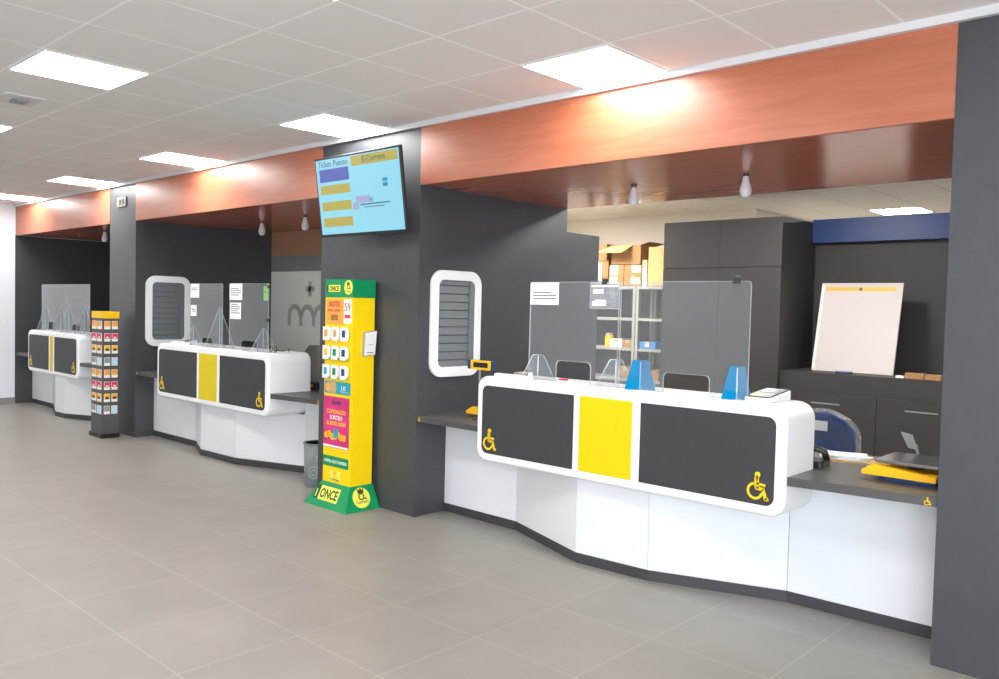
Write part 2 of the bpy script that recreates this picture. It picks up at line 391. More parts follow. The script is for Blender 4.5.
# ceiling light panels
def panel(label, x, y, mlamp, group):
    t = thing('light_panel', label, 'ceiling light', (x+.3, y+.3, H), group)
    f = MB(); f.ring([(x+.008, y+.008), (x+.592, y+.008), (x+.592, y+.592), (x+.008, y+.592)], rr(x+.025, x+.575, y+.025, y+.575, .02, 0), H-.008, H, XY) if False else f.ring(
        [(x+.008, y+.008), (x+.592, y+.008), (x+.592, y+.592), (x+.008, y+.592)], [(x+.02, y+.02), (x+.58, y+.02), (x+.58, y+.58), (x+.02, y+.58)], H-.008, H, XY)
    obj('frame', f, M['trimwhite'], t)
    obj('diffuser', MB().box(x+.02, x+.58, y+.02, y+.58, H-.006, H-.001), mlamp, t)
gx = lambda i: -4.256+.6*i
gy = lambda r: 2.792+.6*r
row = {2: 'square light panel in the ceiling above the nearest counter, right of the screen', -2: 'square light panel in the ceiling directly in front of the hanging screen',
       -6: 'light panel in the ceiling above the middle counter, left of the panel by the screen', -10: 'light panel in the ceiling in front of the far left pillar',
       -14: 'farthest light panel at the left edge, close to the white wall'}
for i, lb in row.items(): panel(lb, gx(i), gy(1), M['lamp'], 'light panels along the counters')
row = {-2: 'large bright light panel at the upper left of the ceiling', 2: 'light panel at the top edge of the picture nearest the camera', -6: 'light panel cut by the left edge beside the grey ceiling vent', -10: 'light panel of the middle row beyond the left edge', -14: 'light panel of the middle row by the white left wall'}
for i, lb in row.items(): panel(lb, gx(i), gy(-2), M['lamp'], 'light panels of the middle row')
for i in (-13, -8, -3, 2, 7): panel('light panel of the rear row behind the camera', gx(i), gy(-8), M['lamp'], 'light panels of the rear row')
panel('light panel of the middle row beyond the right edge', gx(6), gy(-2), M['lamp'], 'light panels of the middle row')
panel('light panel in the office ceiling above the blue beam', -3.67, 10.6, M['officelamp'], 'office light panels')
for x, y in ((-3.67, 6.4), (-6.67, 7.6), (-1.27, 6.4), (-.67, 10.6), (-6.67, 6.4)): panel('office light panel hidden behind the wooden soffit', x, y, M['officelamp'], 'office light panels behind the soffit')
t = thing('ceiling_vent', 'small dark grey slot vent in the ceiling at the far left', 'vent', (-6.25, 1.9, H))
obj('slot', MB().box(-6.30, -6.18, 1.86, 1.95, H-.02, H), M['grey'], t)
obj('plate', MB().box(-6.38, -6.08, 1.78, 2.02, H-.006, H), M['trimwhite'], t)

# ================================================================= COUNTERS
def counter(kp, pod, yel, wt_y, labels, which, podsym=True):
    (a, b) = bays[which]; p0, p1 = pod; y0, y1 = yel; PY = 3.95; PB = 4.31 if which == 0 else 4.40; pz0, pz1 = .536, 1.101
    # base with folded front
    t = thing('service_counter', labels[0], 'counter', (kp[0][0], kp[0][1], 0), 'white folded counter fronts')
    for (xa, ya), (xb, yb) in zip(kp, kp[1:]):
        d = Vector((xb-xa, yb-ya)); n = Vector((-d.y, d.x)).normalized()*.018
        g = .0015*d.normalized()
        obj('front_panel', MB().prism([(xa+g.x, ya+g.y), (xb-g.x, yb-g.y), (xb-g.x+n.x, yb-g.y+n.y), (xa+g.x+n.x, ya+g.y+n.y)], .062, .534 if (xa > p0-.1 and xb < p1+.2) else .705, XY), M['whitepanel'], t)
    pts = [(x, y-.002) for x, y in kp]
    obj('kickboard', MB().prism(pts+[(x, y+.03) for x, y in kp[::-1]], .0, .061, XY), M['kick'], t)
    # worktop notched around the pod
    W = [(a, wt_y), (p0-.002, wt_y), (p0-.002, PB+.002), (p1+.002, PB+.002), (p1+.002, wt_y-.062), (b, wt_y+.02), (b, 4.98), (a, 4.98)]
    wt = tag(obj('worktop', MB().prism(W, .706, .75, XY), M['worktop'], bevel=.002), labels[1], 'worktop', 'dark grey worktops')
    m = MB()
    wheelchair(m, b-.045, .728, .038, XZ, wt_y+.012, wt_y+.0155)
    obj('wheelchair_symbol', m, M['symbol'], wt)
    if which != 2: obj('wheelchair_symbol', wheelchair(MB(), a+.025, .728, .033, XZ, wt_y-.0015, wt_y), M['symbol'], wt)
    # floating pod
    t = thing('counter_pod', labels[2], 'counter', ((p0+p1)/2, PY, pz0), 'white rounded counter fronts')
    obj('body', MB().prism(rr(p0, p1, pz0, pz1, .085, 10), PY, PB, XZ), M['white'], t, bevel=.022)
    q = .055
    obj('dark_panel', MB().prism(rr(p0+q, y0-.045, pz0+q, pz1-q-.005, .045, 6, (1, 0, 0, 1)), PY-.003, PY+.01, XZ), M['panel'], t)
    obj('dark_panel', MB().prism(rr(y1+.055, p1-q, pz0+q, pz1-q-.005, .045, 6, (0, 1, 1, 0)), PY-.003, PY+.01, XZ), M['panel'], t)
    obj('yellow_panel', MB().box(y0, y1, PY-.003, PY+.01, pz0+q, pz1-q-.005), M['yellow'], t)
    s = .142 if which == 0 else .138
    m = MB(); wheelchair(m, p0+q+.075, pz0+q+.095, s, XZ, PY-.0045, PY-.003); obj('wheelchair_symbol', m, M['symbol'], t)
    m = MB(); wheelchair(m, p1-q-.085, pz0+q+.095, s, XZ, PY-.0045, PY-.003); obj('wheelchair_symbol', m, M['symbol'], t)
counter([(-4.54, 4.325), (-3.80, 4.318), (-3.06, 4.04), (-2.56, 4.07), (-1.84, 4.325), (-1.04, 4.35)], (-3.852, -1.71), (-2.99, -2.615), 4.03,
        ('white folded counter base on a dark kickboard under the nearest counter', 'dark grey worktop of the nearest counter, carrying the scales', 'nearest white rounded counter front with two dark panels and one yellow'), 0)
counter([(-9.3, 4.24), (-8.63, 4.247), (-8.31, 4.25), (-7.82, 4.05), (-7.18, 4.07), (-6.41, 4.33), (-5.756, 4.34)], (-8.60, -6.42), (-7.68, -7.33), 4.03,
        ('white folded counter base under the middle counter, behind the grey bin', 'dark grey worktop of the middle counter beside the yellow kiosk', 'middle white rounded counter front left of the yellow kiosk'), 1)
counter([(XL+.012, 4.24), (-12.59, 4.24), (-12.44, 4.24), (-11.6, 3.98), (-11.30, 3.99), (-10.735, 4.24), (-10.0, 4.3)], (-12.56, -10.76), (-11.72, -11.61), 4.03,
        ('white counter base of the farthest counter at the left wall', 'dark grey worktop of the farthest counter at the left', 'farthest white rounded counter front with a thin yellow strip'), 2)
PT = 1.101  # pod top

# acrylic screens with a pass-through cut-out, feet, clips
SY = 4.04
def screen(label, x0, x1, h0, h1, hz, y=SY, z1=1.726, group=None):
    zb = PT+.002
    def outline(g):
        up = rr(x0+g, x1-g, zb+g, z1-g, .02, 4, (0, 0, 1, 1))
        hole = rr(h0-g, h1+g, zb+g, hz+g, .03, 5, (0, 0, 1, 1)); n = 6
        bl, br, rest = up[:5], up[5:10], up[10:]
        hb = rr(h0-g, h1+g, zb-1, hz+g, .03, 5, (0, 0, 1, 1)); top = hb[12:]          # upper-right then upper-left corner
        tr, tl = top[:6], top[6:12]
        return [bl[-1], (h0-g, zb+g)]+tl[::-1]+tr[::-1]+[(h1+g, zb+g), br[0]]+rest
    o_ = outline(0)
    t = tag(obj('acrylic_screen', MB().prism(o_, y-.003, y+.003, XZ), M['acrylic']), label, 'screen', group)
    obj('polished_edge', MB().ring(o_, outline(.0025), y-.0035, y+.0035, XZ), M['acedge'], t); return t
sc = 'acrylic screens on the counters'
screen('left clear screen with the white notice, on the nearest counter', -3.478, -2.79, -3.25, -2.985, 1.235, group=sc)
screen('right clear screen with blue feet, on the nearest counter', -2.78, -1.966, -2.475, -2.19, 1.214, group=sc)
screen('clear screen beside the shuttered hatch on the middle counter', -8.04, -7.40, -7.80, -7.58, 1.19, group=sc)
screen('clear screen with two notices on the middle counter', -7.265, -6.58, -7.05, -6.76, 1.195, group=sc)
screen('left clear screen on the farthest counter', -12.29, -11.43, -12.04, -11.82, 1.225, group=sc)
screen('right clear screen on the farthest counter', -11.42, -10.64, -11.21, -10.95, 1.215, group=sc)
def foot(label, x, h, m, g, wb=.10, wt=.045, tri=False, rz=32, y=SY):
    tt = .006 if tri else wt
    P = [(-wb, 0), (wb, 0), (tt, h), (-tt, h)]; mt = Matrix.Rotation(math.radians(rz), 4, 'Z')
    t = obj('screen_foot', MB().prism(P, -.003, .003, XZ).xf(mt), m); t.location = (x, y, PT+.001); ORG[t.name] = Vector()
    tag(t, label, 'screen foot', g)
    if m is M['footac']:
        e = MB().ring([(-wb-.001, 0), (wb+.001, 0), (tt+.001, h+.001), (-tt-.001, h+.001)], [(-wb+.004, .003), (wb-.004, .003), (tt-.002, h-.003), (-tt+.002, h-.003)], -.0035, .0035, XZ)
        obj('polished_edge', e.xf(mt), M['acedge'], t)
    obj('slot_strip', MB().box(-.003, .003, -.006, -.003, .002, h*.95).xf(mt), M['acedge'], t)
    return t
fg = 'clear acrylic screen feet'
foot('clear trapezoid foot at the left end of the near counter screen', -3.40, .160, M['footac'], fg, .11, .035)
foot('clear trapezoid foot beside the left blue foot on the near counter', -2.80, .165, M['footac'], fg, .12, .035)
foot('left blue trapezoid screen foot on the nearest counter', -2.63, .172, M['blueac'], 'blue screen feet', .088, .045)
foot('right blue trapezoid screen foot beside the card terminal', -2.03, .175, M['blueac'], 'blue screen feet', .078, .038)
foot('clear triangular foot left on the middle counter, by the hatch', -7.97, .2, M['footac'], fg, tri=True)
foot('tall clear triangular foot in the middle of the middle counter', -7.45, .39, M['footac'], fg, .16, tri=True)
foot('clear triangular foot right of the notices on the middle counter', -6.66, .22, M['footac'], fg, .13, tri=True)
foot('leftmost clear triangular foot on the farthest counter', -12.14, .36, M['footac'], fg, .14, tri=True)
foot('second clear triangular foot on the farthest counter', -11.60, .36, M['footac'], fg, .14, tri=True)
foot('third clear triangular foot on the farthest counter', -11.30, .36, M['footac'], fg, .14, tri=True)
foot('rightmost clear triangular foot on the farthest counter, by the card rack', -10.80, .36, M['footac'], fg, .14, tri=True)
def clip(x, z, y, label):
    t = thing('binder_clip', label, 'clip', (x, y, z), 'black clips on the screens')
    obj('body', MB().prism([(y-.011, z-.02), (y+.011, z-.02), (y+.006, z+.012), (y-.006, z+.012)], x-.018, x+.018, YZ), M['black'], t)
    for s in (-1, 1): obj('wire_loop', MB().tube([(x-.012, y+s*.008, z-.01), (x-.008, y+s*.02, z+.022), (x+.008, y+s*.02, z+.022), (x+.012, y+s*.008, z-.01)], .0015, 6), M['steel'], t)
clip(-2.05, 1.731, SY, 'black clip on top of the right screen of the nearest counter')
clip(-2.895, 1.731, SY, 'black clip holding the grey leaflet on the nearest counter screen')
clip(-6.585, 1.70, SY, 'black clip at the top right of the middle counter screen')
clip(-6.585, 1.40, SY, 'black clip halfway up the right edge of the middle counter screen')
def notice(x0, x1, z0, z1, label, y=SY-.004, mm='paper', lines=4, first=.3, tilt=0):
    t = tag(obj('paper_notice', MB().box(x0, x1, y-.0008, y, z0, z1), M[mm]), label, 'notice')
    m = MB()
    for k in range(lines):
        zz = z1-(z1-z0)*(first+k*.13); m.box(x0+.02, x1-(.02 if k % 3 else .06), y-.0014, y-.0008, zz-.004, zz+.003)
    obj('printed_line', m, M['ink'], t); return t
notice(-3.476, -3.243, 1.582, 1.722, 'white paper notice at the top left of the nearest counter screen', lines=3, first=.45)
t = thing('leaflet_sleeve', 'grey printed leaflet in a clear sleeve clipped to the near screen', 'leaflet', (-2.892, SY-.005, 1.565))
lx = -2.892; ly = SY-.0045
obj('leaflet', MB().box(lx-.098, lx+.098, ly-.001, ly, 1.572, 1.712), M['leaf'], t)
m = MB().ring([(lx-.108, 1.563), (lx+.108, 1.563), (lx+.108, 1.722), (lx-.108, 1.722)], [(lx-.102, 1.57), (lx+.102, 1.57), (lx+.102, 1.712), (lx-.102, 1.712)], ly-.002, ly, XZ)
obj('sleeve', m, M['acedge'], t)
m = MB().box(lx-.085, lx-.01, ly-.002, ly-.001, 1.655, 1.68).box(lx-.09, lx+.01, ly-.002, ly-.001, 1.582, 1.608).box(lx-.07, lx+.01, ly-.002, ly-.001, 1.608, 1.618)
obj('white_box', m, M['paper'], t); obj('heading_band', MB().box(lx-.098, lx+.098, ly-.002, ly-.001, 1.694, 1.704), M['paper'], t)
obj('stamp', MB().prism(disc(lx+.055, 1.652, .024), ly-.002, ly-.001, XZ), M['binlogo'], t)
notice(-8.04, -7.86, 1.585, 1.725, 'white notice at the top of the screen by the hatch on the middle counter', lines=2)
notice(-8.03, -7.91, 1.40, 1.51, 'small notice below another on the screen by the hatch', lines=3)
notice(-7.262, -7.03, 1.57, 1.725, 'upper white notice on the right screen of the middle counter', lines=4)
notice(-7.25, -7.05, 1.39, 1.545, 'lower printed notice on the right screen of the middle counter', lines=5, first=.1)
notice(-6.66, -6.585, 1.57, 1.70, 'small green notice at the right edge of the middle counter screen', mm='palegreen', lines=2)

# things on the pods
def terminal(x, y, label, rz=0):
    t = thing('card_terminal', label, 'card terminal', (x, y, PT), 'card terminals', local=True, rz=rz)
    obj('base', MB().prism([(-.075, 0), (.085, 0), (.085, .05), (-.075, .022)], -.055, .055, lambda a, b, d: (d, a, b)), M['white'], t, bevel=.004)
    obj('keypad', MB().prism([(-.07, .0225), (.078, .049), (.078, .056), (-.07, .030)], -.048, .048, lambda a, b, d: (d, a, b)), M['charplastic'], t)
    obj('screen', MB().prism([(.0, .043), (.068, .0545), (.068, .0565), (.0, .045)], -.035, .035, lambda a, b, d: (d, a, b)), M['slat'], t)
    obj('yellow_label', MB().prism([(-.06, .032), (-.045, .035), (-.045, .037), (-.06, .034)], -.04, .01, lambda a, b, d: (d, a, b)), M['symbol'], t)
    return t
t = terminal(-1.91, 4.15, 'white card terminal with a dark top right of the blue foot', .0); t.scale = (1.25, 1.6, 1.0)
t = thing('signature_pad', 'white narrow pad with a small device left on the nearest counter', 'signature pad', (-3.58, 4.1, PT))
obj('tray', MB().prism([(-3.72, 3.975), (-3.40, 3.985), (-3.42, 4.02), (-3.74, 4.03)], PT, PT+.022, XY), M['white'], t)
obj('reader', MB().box(-3.66, -3.57, 4.10, 4.2, PT, PT+.028), M['grey'], t); obj('yellow_label', MB().box(-3.65, -3.58, 4.12, 4.15, PT+.028, PT+.030), M['symbol'], t)
obj('post', MB().box(-3.44, -3.42, 3.995, 4.01, PT+.022, PT+.045), M['white'], t)
t = thing('stamp_pad', 'tiny red and white stamp pad near the left foot on the nearest counter', 'stamp pad', (-3.155, 4.0, PT))
obj('case', MB().box(-3.20, -3.11, 3.985, 4.03, PT, PT+.016), M['white'], t); obj('pad', MB().box(-3.19, -3.14, 3.99, 4.025, PT+.016, PT+.026), M['red'], t)
t = terminal(-8.22, 4.10, 'small dark yellow-edged card terminal at the left of the middle counter'); t.scale = (1, .9, .9)
t = thing('paper_tray', 'white tray at the left end of the middle counter top', 'tray', (-8.0, 4.0, PT)); obj('tray', MB().box(-8.35, -8.0, 3.975, 4.01, PT, PT+.02), M['white'], t)
obj('lip', MB().box(-8.35, -8.0, 4.006, 4.01, PT+.02, PT+.03), M['white'], t)
t = thing('reading_glasses', 'black cable and spectacles lying on the middle counter top', 'glasses', (-6.6, 4.2, PT))
obj('cable', MB().tube([(-6.72, 4.2, PT+.006), (-6.66, 4.15, PT+.02), (-6.6, 4.2, PT+.012), (-6.56, 4.26, PT+.03), (-6.5, 4.2, PT+.008)], .005, 6), M['black'], t)
for s in (0, .07): obj('rim', MB().ring(disc(-6.66+s, PT+.03, .026), disc(-6.66+s, PT+.03, .02), 4.12, 4.125, XZ), M['black'], t)

# scales with customer display, on the worktops
def scale(x, y, label, disp, dlabel, rz=0):
    t = thing('parcel_scale', label, 'scale', (x, y, .75), 'yellow parcel scales', local=True, rz=rz)
    F = lambda a, b, d: (a, d, b)
    obj('blue_base', MB().box(-.11, .15, -.12, .16, .0, .04), M['navy'], t)
    obj('yellow_shell', MB().prism([(-.18, .024), (.16, .024), (.16, .050), (-.12, .078), (-.18, .045)], -.15, -.11, F).box(-.17, .155, -.11, .16, .032, .055), M['amber'], t)
    obj('readout', MB().box(.06, .11, -.1215, -.12, .014, .03), M['slat'], t)
    obj('pan', MB().prism(rr(-.13, .17, -.12, .2, .02, 4), .083, .10, XY), M['steel'], t, bevel=.003)
    obj('pan_support', MB().lathe([(.04, .05), (.03, .084)], (0.02, .03, 0)), M['black'], t)
    return t
t = scale(-1.27, 4.40, 'yellow and blue parcel scale with steel pan on the near right shelf', 0, 0)
t = scale(-4.12, 4.45, 'yellow and blue parcel scale on the shelf left of the nearest counter', 0, 0)
def display(x, y, z, label):
    t = thing('price_display', label, 'display', (x, y, .75))
    obj('pole', MB().tube([(x, y, .75), (x, y, z-.02)], .008, 8), M['grey'], t)
    obj('foot', MB().lathe([(.05, 0), (.045, .012), (.01, .018)], (x, y, .75)), M['black'], t)
    obj('housing', MB().prism(rr(x-.115, x+.115, z-.035, z+.03, .008, 3), y-.01, y+.035, XZ), M['navy'], t)
    f = MB().ring(rr(x-.075, x+.115, z-.035, z+.032, .005, 2), rr(x-.055, x+.095, z-.02, z+.017, .004, 2), y-.02, y-.01, XZ); obj('yellow_bezel', f, M['amber'], t)
    obj('screen', MB().box(x-.055, x+.095, y-.014, y-.01, z-.02, z+.017), M['black'], t)
display(-4.12, 4.25, 1.145, 'navy price display with yellow bezel on a thin pole left of the counter')
t = thing('paddle_stick', 'grey paddle lying upright against the scale on the right shelf', 'paddle', (-1.33, 4.72, .75))
obj('handle', MB().tube([(-1.30, 4.70, .75), (-1.34, 4.74, .88)], .008, 6), M['grey'], t)
obj('blade', MB().prism([(-1.38, .86), (-1.33, .85), (-1.36, .93), (-1.42, .94)], 4.735, 4.741, XZ), M['grey'], t)
t = thing('tape_dispenser', 'black tape dispenser on the worktop beside the rounded counter', 'dispenser', (-1.73, 4.4, .75))
obj('base', MB().prism(rr(-1.78, -1.68, 4.33, 4.46, .02, 4), .75, .785, XY), M['black'], t)
obj('arch', MB().tube([(-1.77, 4.37, .785), (-1.77, 4.38, .83), (-1.74, 4.39, .845), (-1.70, 4.41, .83), (-1.69, 4.42, .785)], .019, 8), M['black'], t, smooth=True)
t = thing('envelope_pile', 'loose pile of white envelopes on the worktop by the scale', 'paper', (-1.66, 4.75, .75), None)
for k, (dx, dy, a, mm) in enumerate(((.05, -.02, .25, 'card2'), (0, 0, .1, 'paper'), (.0, .01, -.15, 'paper'), (-.01, 0, .3, 'paper'))):
    z = .75+k*.008
    o = MB().box(-.12, .12, -.075, .075, 0, .007).xf(Matrix.Translation((-1.70+dx, 4.72+dy, z)) @ Matrix.Rotation(a, 4, 'Z')); obj('envelope', o, M[mm], t)
# clutter at the middle counter, right
t = thing('label_printer', 'black and yellow label printer on the middle counter worktop', 'printer', (-6.56, 4.5, .75))
obj('case', MB().box(-6.68, -6.43, 4.46, 4.60, .75, .82), M['black'], t, bevel=.006); obj('yellow_label', MB().box(-6.60, -6.49, 4.458, 4.46, .775, .80), M['amber'], t)
def desk_chair(x, y, label, fab, cover=False, zt=.86, w_=.46):
    t = thing('office_chair', label, 'chair', (x, y, 0), 'office chairs behind the counters')
    def back(extra, z0, z1, th):
        m = MB(); n = 10; P = []
        for i in range(n+1):
            z = z0+(z1-z0)*i/n; u = i/n; hw = (w_/2+extra)*math.sqrt(max(.02, 1-max(0, (u-.55)/.47)**2.4)); row_ = []
            for j in range(9):
                s = -1+2*j/8; cr = (random.random()-.5)*.018 if cover and extra else 0
                row_.append(((x+s*hw), y+.10*s*s*-1+.20+cr, z))
            P.append(row_)
        F = [[m.bm.verts.new((p[0], p[1]-th/2, p[2])) for p in r] for r in P]; B = [[m.bm.verts.new((p[0], p[1]+th/2, p[2])) for p in r] for r in P]
        for i in range(n):
            for j in range(8):
                m._f([F[i][j], F[i][j+1], F[i+1][j+1], F[i+1][j]]); m._f([B[i][j+1], B[i][j], B[i+1][j], B[i+1][j+1]])
        for i in range(n):
            m._f([F[i][0], F[i+1][0], B[i+1][0], B[i][0]]); m._f([F[i+1][8], F[i][8], B[i][8], B[i+1][8]])
        for j in range(8):
            m._f([F[0][j+1], F[0][j], B[0][j], B[0][j+1]]); m._f([F[n][j], F[n][j+1], B[n][j+1], B[n][j]])
        return m
    obj('backrest', back(0, .52, zt, .05), fab, t, smooth=True)
    if cover:
        obj('plastic_cover', back(.03, .44, zt+.025, .10), M['plastic'], t, smooth=True)
        obj('paper_label', MB().box(-2.36, -2.24, y+.10, y+.101, zt-.12, zt-.05), M['paper'], t)
    obj('seat', MB().prism(rr(x-w_/2, x+w_/2, y-.28, y+.16, .08, 5), .44, .50, XY), fab, t, bevel=.015)
    obj('column', MB().lathe([(.03, .10), (.03, .44)], (x, y-.05, 0)), M['black'], t)
    obj('back_bar', MB().tube([(x, y, .45), (x, y+.22, .46), (x, y+.235, .6)], .02, 8), M['black'], t)
    for k in range(5):
        a = 2*PI*k/5+.3; ex, ey = x+.26*math.cos(a), y-.05+.26*math.sin(a)
        lg = obj('leg', MB().tube([(x, y-.05, .11), (ex, ey, .075)], [.025, .015], 8), M['black'], t)
        obj('castor', MB().lathe([(.02, 0), (.028, .01), (.028, .05), (.02, .062)], (ex, ey, 0), 10), M['black'], lg)
desk_chair(-2.30, 5.75, 'office chair wrapped in blue film and crinkled clear plastic', M['fabricblue'], True, .86, .50)
desk_chair(-7.58, 5.12, 'grey office chair back behind the middle counter', M['fabricgrey'], False,  1.10, .36)

# hanging screen
Xa, Xb = -5.468, -4.45
t = thing('display_screen', 'wide flat screen showing cyan ticket queue, hung tilted on the dark pillar', 'television', ((Xa+Xb)/2, 3.85, 2.37))
TV = Matrix.Translation((0, 3.78, 2.37)) @ Matrix.Rotation(math.radians(8.0), 4, 'X')
zt, zb = .302, -.302
obj('casing', MB().box(Xa, Xb, 0, .026, zb, zt).xf(TV), M['black'], t, bevel=.004)
sb = .016
sx0, sx1, sz0, sz1 = Xa+sb, Xb-sb, zb+.022, zt-.016
scr = obj('screen_face', MB().box(sx0, sx1, -.002, 0, sz0, sz1).xf(TV), M['scr_bg'], t)
W_ = sx1-sx0; Hh = sz1-sz0
def tvrect(name, u0, u1, v0, v1, m): obj(name, MB().box(sx0+u0*W_, sx0+u1*W_, -.004, -.002, sz1-v1*Hh, sz1-v0*Hh).xf(TV), m, scr)
tvrect('blue_block', .04, .41, .13, .30, M['scr_blue'])
for v in (.345, .565, .78): tvrect('yellow_block', .04, .41, v, v+.12, M['scr_yel'])
tvrect('header_bar', .45, .985, .015, .14, M['scr_yel'])
tvrect('mauve_block', .47, .64, .53, .62, M['scr_pink']); tvrect('mauve_block', .43, .50, .61, .70, M['scr_pink'])
for u, v in ((.80, .34), (.828, .34), (.80, .40), (.828, .40)): tvrect('teal_tile', u, u+.024, v, v+.045, M['scr_teal'])
tvrect('text_line', .52, .86, .635, .65, M['scr_ink']); tvrect('text_line', .56, .80, .675, .685, M['scr_ink'])
tx = TV.to_3x3() @ Vector((1, 0, 0)); tz = TV.to_3x3() @ Vector((0, 0, 1))
def tvtext(s, u, v, size, **k): text(s, size, M['scr_ink'], scr, TV @ Vector((sx0+u*W_, -.0055, sz1-v*Hh)), tx, tz, **k)
tvtext('Ticket', .12, .10, .065); tvtext('Puesto', .32, .10, .065); tvtext('Correos', .745, .105, .062)
m = MB().ring(disc(.0, .0, .018), disc(0, 0, .012), -.004, -.002, XZ).box(-.003, .003, -.004, -.002, .012, .034).box(-.012, .012, -.004, -.002, .022, .027)
m.xf(TV @ Matrix.Translation((sx0+.60*W_, -.002, sz1-.085*Hh))); obj('crest', m, M['scr_ink'], scr)
text('H', .05, M['scr_ink'], scr, TV @ Vector((sx0+.655*W_, -.0055, sz1-.62*Hh)), tx, tz)
obj('wall_bracket', MB().box(-5.1, -4.85, 3.85, Y0-.004, 2.27, 2.47), M['black'], t)

# bulb lamps below the soffits
def lamp(x, label, y=4.9):
    t = thing('bulb_lamp', label, 'lamp', (x, y, ZF), 'white bulb shaped lamps under the soffits')
    obj('bulb', MB().lathe([(.004, -.145), (.022, -.143), (.034, -.125), (.038, -.10), (.033, -.075), (.023, -.05), (.019, -.02), (.017, 0)], (x, y, ZF+.002), 20), M['lampshell'], t, smooth=True)
    obj('socket', MB().lathe([(.019, -.012), (.02, .003)], (x, y, ZF)), M['charplastic'], t)
lamp(-3.29, 'left white bulb lamp hanging under the soffit over the nearest counter'); lamp(-2.45, 'right white bulb lamp hanging under the soffit over the nearest counter')
lamp(-8.14, 'left white bulb lamp under the soffit over the middle counter'); lamp(-7.16, 'right white bulb lamp over the middle counter, beside the screen', 4.8)
lamp(-11.16, 'white bulb lamp under the soffit over the farthest counter', 4.42)

# ================================================================= KIOSK
kx0, kx1, ky0, ky1 = -5.345, -4.998, 3.78, 3.985
t = thing('lottery_kiosk', 'tall yellow and green cardboard lottery display standing against the dark pillar', 'kiosk', (-5.19, 3.85, 0))
m = MB(); bz = .18
B = [(-5.462, 3.688), (-4.925, 3.688), (-4.925, 4.012), (-5.462, 4.012)]; T_ = [(kx0-.006, ky0-.006), (kx1+.006, ky0-.006), (kx1+.006, ky1+.006), (kx0-.006, ky1+.006)]
vb = [m.bm.verts.new((x, y, 0)) for x, y in B]; vt = [m.bm.verts.new((x, y, bz)) for x, y in T_]
m._f(vb[::-1]); m._f(vt)
for k in range(4): m._f([vb[k], vb[(k+1) % 4], vt[(k+1) % 4], vt[k]])
kb = obj('base', m, M['kgreen'], t)
obj('column', MB().box(kx0, kx1, ky0, ky1, bz, 1.607), M['kyellow'], t)
hd = obj('header', MB().box(kx0-.003, kx1+.003, ky0-.003, ky1+.003, 1.605, 1.742), M['kgreen'], t)
yf = ky0-.003
def kf(name, x0, x1, z0, z1, m, par, y=yf, th=.003): return obj(name, MB().prism(rr(x0, x1, z0, z1, .006, 2), y-th, y, XZ), m, par)
lb = kf('brand_label', -5.30, -5.155, 1.647, 1.70, M['paleyellow'], hd)
kf('figure_mark', -5.322, -5.302, 1.647, 1.70, M['darkgreen'], hd)
text('ONCE', .052, M['darkgreen'], lb, (-5.228, yf-.0035, 1.655), (1, 0, 0), (0, 0, 1), bold=.0012, wid=.125)
def crest(par, c, ax, ay, r, ink, nm='crest'):
    ax = Vector(ax); ay = Vector(ay); az = ax.cross(ay); mt = Matrix((ax, ay, az)).transposed().to_4x4(); mt.translation = Vector(c)
    m = MB().ring(disc(0, -r*.12, r*.36, 16), disc(0, -r*.12, r*.24, 16), 0, .0015, XY)
    m.prism([(-r*.34, r*.30), (r*.34, r*.30), (r*.42, r*.72), (r*.18, r*.52), (0, r*.80), (-r*.18, r*.52), (-r*.42, r*.72)], 0, .0015, XY)
    m.box(-r*.36, r*.36, r*.22, r*.31, 0, .0015).prism([(r*.2, -r*.30), (r*.30, -r*.22), (r*.62, -r*.34), (r*.62, -r*.5)], 0, .0015, XY)
    m.xf(mt); return obj(nm, m, ink, par)
M['navyink'] = mat('navy_ink', rgb(60, 66, 40), .5)
d = obj('round_sticker', MB().prism(disc(-5.052, 1.68, .05, 24, .055), yf-.003, yf, XZ), M['paleyellow'], hd)
crest(d, (-5.052, yf-.0035, 1.69), (1, 0, 0), (0, 0, 1), .045, M['navyink']); text('Correos', .018, M['navyink'], d, (-5.052, yf-.0035, 1.648), (1, 0, 0), (0, 0, 1), wid=.06)
yk = ky0
ps = kf('prize_poster', -5.325, -5.115, 1.40, 1.59, M['orange'], t, yk)
text('BOTE', .055, M['red'], ps, (-5.225, yk-.004, 1.535), (1, 0, 0), (0, 0, 1), bold=.001, wid=.13)
text('MILLONES', .03, M['red'], ps, (-5.225, yk-.004, 1.497), (1, 0, 0), (0, 0, 1), wid=.15)
kf('text_block', -5.27, -5.18, 1.43, 1.475, mat('brown_ink', rgb(170, 110, 30), .6), ps, yk-.003, .001)
ps = kf('number_poster', -5.105, -5.015, 1.41, 1.59, M['paper'], t, yk)
text('59', .085, M['red'], ps, (-5.06, yk-.004, 1.505), (1, 0, 0), (0, 0, 1), wid=.07); kf('text_line', -5.095, -5.025, 1.45, 1.475, M['pinkred'], ps, yk-.003, .001)
cards = [('orange', 'card2', 'navy'), ('amber', 'kgreen', 'navy'), ('teal', 'kgreen', 'navy')]
